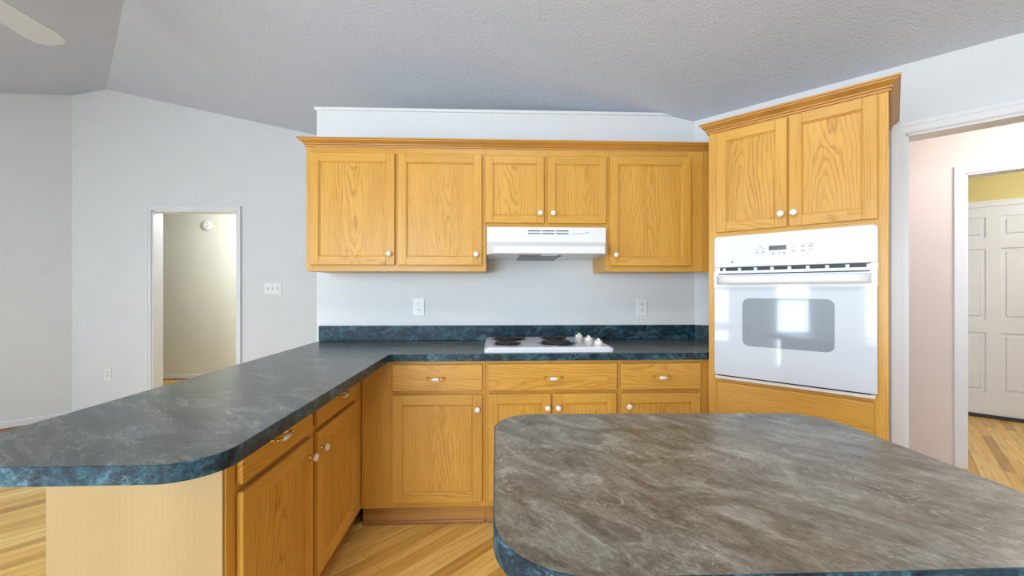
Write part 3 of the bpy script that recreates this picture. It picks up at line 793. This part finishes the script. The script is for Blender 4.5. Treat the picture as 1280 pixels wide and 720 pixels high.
# ------------------------------------------------------------------ cooktop
ck = thing('cooktop', 'white electric cooktop with four black coil burners set in the counter', 'cooktop', (0.288, 2.465, ZT1 + 0.0005))
b = MB()
b.prism(rrect(-0.352, 0.352, -0.262, 0.262, 0.022), 0.0, 0.020, 'z')
b.prism(rrect(-0.340, 0.340, -0.250, 0.250, 0.020), 0.020, 0.026, 'z')
b.build('cooktop_plate', M['enamel'], ck)
def burner(x, y, r):
    b = MB(); b.lathe([(r * 1.08, 0.026), (r * 1.10, 0.029), (r * 1.04, 0.030), (r * 0.9, 0.027), (r * 0.4, 0.0265)], (x, y, 0), 'z', 32)
    dp = b.build('burner', M['chrome'], ck)
    q = MB(); pts = []; turns = 4 if r > 0.09 else 3; n = turns * 28
    for k in range(n + 1):
        a = 2 * PI * turns * k / n; rr = 0.018 + (r - 0.020) * k / n
        pts.append((x + rr * math.cos(a), y + rr * math.sin(a), 0.037))
    q.tube(pts, 0.0052, 6)
    for j in range(3):
        a = 2 * PI * j / 3 + 0.5; q.tube([(x, y, 0.031), (x + r * math.cos(a), y + r * math.sin(a), 0.031)], 0.003, 6)
    q.build('coil', M['coil'], dp)
bx = -0.288; by = -2.465
burner(0.080 + bx, 2.585 + by, 0.098); burner(0.062 + bx, 2.345 + by, 0.076)
burner(0.365 + bx, 2.605 + by, 0.076); burner(0.350 + bx, 2.360 + by, 0.100)
for x, y in ((0.540, 2.665), (0.567, 2.505), (0.588, 2.345)):
    b = MB(); b.lathe([(0.024, 0.026), (0.025, 0.030), (0.022, 0.042), (0.018, 0.046), (0.001, 0.047)], (x + bx, y + by, 0), 'z', 20)
    b.box(x + bx - 0.005, x + bx + 0.005, y + by - 0.022, y + by + 0.022, 0.040, 0.058, 0.002)
    b.build('knob', M['ceramic'], ck)

# ------------------------------------------------------------------ range hood
hd = thing('range_hood', 'white under-cabinet range hood above the cooktop', 'range hood', (0.30, 2.79, 1.455))
b = MB(); bb = bmesh.new()
hx = 0.354; hc = 0.312
def plan(yfront, xfront, z): return [(-hx, 0, z), (hx, 0, z), (hx, -0.375 if yfront < -0.376 else yfront + 0.0, z), (xfront, yfront, z), (-xfront, yfront, z), (-hx, -0.375 if yfront < -0.376 else yfront + 0.0, z)]
levels = [[(-hx, -0.002, 0), (hx, -0.002, 0), (hx, -0.395, 0), (hc, -0.500, 0), (-hc, -0.500, 0), (-hx, -0.395, 0)],
          [(-hx, -0.002, 0.040), (hx, -0.002, 0.040), (hx, -0.395, 0.040), (hc, -0.500, 0.040), (-hc, -0.500, 0.040), (-hx, -0.395, 0.040)],
          [(-hx, -0.002, 0.080), (hx, -0.002, 0.080), (hx, -0.366, 0.080), (hx - 0.004, -0.370, 0.080), (-hx + 0.004, -0.370, 0.080), (-hx, -0.366, 0.080)],
          [(-hx, -0.002, 0.165), (hx, -0.002, 0.165), (hx, -0.366, 0.165), (hx - 0.004, -0.370, 0.165), (-hx + 0.004, -0.370, 0.165), (-hx, -0.366, 0.165)]]
R = [[bb.verts.new(p) for p in lv] for lv in levels]
for a, c in zip(R, R[1:]):
    for j in range(6): bb.faces.new((a[j], a[(j + 1) % 6], c[(j + 1) % 6], c[j]))
bb.faces.new(R[0]); bb.faces.new(R[-1]); bmesh.ops.recalc_face_normals(bb, faces=bb.faces[:]); b._join(bb, 0)
b.build('hood_body', M['appl'], hd)
for gx in (-0.075, 0.008, 0.091):
    b = MB()
    for z in (0.128, 0.144): b.box(gx - 0.037, gx + 0.037, -0.3712, -0.369, z - 0.0028, z + 0.0028)
    b.build('vent_slots', M['slot'], hd)
b = MB(); b.box(0.150, 0.225, -0.3708, -0.369, 0.126, 0.129); b.box(0.228, 0.248, -0.3708, -0.369, 0.132, 0.138); b.build('switch_print', M['mark'], hd)
b = MB(); b.box(-0.160, 0.085, -0.36, -0.02, -0.006, -0.0005, 0.001); b.build('grease_filter', M['filter'], hd)
b = MB(); b.box(-0.04, 0.06, -0.46, -0.37, -0.005, -0.0005, 0.001); b.build('lamp_lens', M['plate'], hd)

# ------------------------------------------------------------------ electrical plates
def plate(name, label, cat, loc, rot, w, h, kind, group=None):
    t = thing(name, label, cat, loc, rot, group)
    b = MB(); b.box(-w / 2, w / 2, -0.006, -0.0003, -h / 2, h / 2, 0.0025, 0, 2); b.build('cover_plate', M['plate'], t)
    if kind == 'outlet':
        for z in (-0.020, 0.020):
            b = MB(); b.prism(rrect(-0.017, 0.017, z - 0.014, z + 0.014, 0.008), -0.008, -0.0055, 'y'); s = b.build('socket', M['plate'], t)
            q = MB(); q.box(-0.008, -0.0055, -0.0086, -0.0078, z - 0.001, z + 0.008); q.box(0.0055, 0.008, -0.0086, -0.0078, z - 0.001, z + 0.008)
            q.lathe([(0.0028, -0.0086), (0.0028, -0.0078)], (0, 0, z - 0.007), 'y', 10); q.build('socket_slots', M['slot'], s)
    else:
        n = kind
        for k in range(n):
            x = (k - (n - 1) / 2) * 0.046
            b = MB(); b.box(x - 0.005, x + 0.005, -0.0065, -0.0055, -0.012, 0.012); b.build('switch_slot', M['mark'], t)
            b = MB(); b.box(x - 0.004, x + 0.004, -0.018, -0.006, 0.000, 0.009, 0.001); b.build('toggle', M['plate'], t)
    return t
plate('wall_outlet', 'white outlet on the kitchen wall left of the cooktop', 'outlet', (-0.518, 2.79, 1.137), 0, 0.075, 0.117, 'outlet')
plate('wall_outlet', 'white outlet on the kitchen wall right of the cooktop', 'outlet', (1.000, 2.79, 1.133), 0, 0.075, 0.117, 'outlet')
plate('light_switch', 'white triple light switch plate on the far wall right of the doorway', 'light switch', (-2.196, YD, 1.268), 0, 0.165, 0.115, 3)
plate('wall_outlet', 'white outlet low on the far wall left of the doorway', 'outlet', (-3.765, YD, 0.437), 0, 0.072, 0.117, 'outlet')
plate('wall_outlet', 'white outlet low on the cream wall inside the left doorway', 'outlet', (-3.50, 6.45, 0.40), 0, 0.072, 0.117, 'outlet')
sd = thing('smoke_detector', 'round white smoke detector high on the cream hallway wall', 'smoke detector', (-4.05, 5.95, 2.16))
b = MB(); b.lathe([(0.070, -0.0005), (0.070, -0.012), (0.064, -0.030), (0.030, -0.036), (0.001, -0.037)], (0, 0, 0), 'y', 28); b.build('housing', M['plate'], sd)
b = MB(); b.lathe([(0.036, -0.034), (0.036, -0.0375), (0.030, -0.0375), (0.030, -0.035)], (0, 0, 0), 'y', 24); b.build('grille_ring', M['mark'], sd)

# ------------------------------------------------------------------ ceiling fan (one blade enters the picture)
FX, FY = -2.55, 1.95
fz = ceil_z(FX, FY)
fan = thing('ceiling_fan', 'white ceiling fan at the top left, one blade tip in view', 'ceiling fan', (FX, FY, 2.70))
b = MB(); b.lathe([(0.06, fz - 2.70 - 0.001), (0.055, fz - 2.70 - 0.05), (0.02, fz - 2.70 - 0.06), (0.013, fz - 2.70 - 0.065), (0.013, 0.10), (0.001, 0.10)], seg=20); b.build('downrod', M['fan_white'], fan)
b = MB(); b.lathe([(0.02, 0.10), (0.09, 0.085), (0.10, 0.03), (0.09, -0.01), (0.05, -0.04), (0.001, -0.045)], seg=28); b.build('motor', M['fan_white'], fan)
for k in range(4):
    a = math.radians(95 + 90 * k)
    b = MB(); pl = [(0.14, -0.05), (0.50, -0.068), (0.565, -0.060), (0.60, -0.03), (0.60, 0.03), (0.565, 0.060), (0.50, 0.068), (0.14, 0.05)]
    b.prism([(px, py * 1.25) for px, py in pl], 0.004, 0.011)
    bl = b.build('blade', M['fan_white'], fan); bl.rotation_euler = (math.radians(-12), 0, a)
    q = MB(); q.box(0.08, 0.20, -0.015, 0.015, -0.003, 0.004, 0.001); q.build('blade_bracket', M['fan_white'], bl)
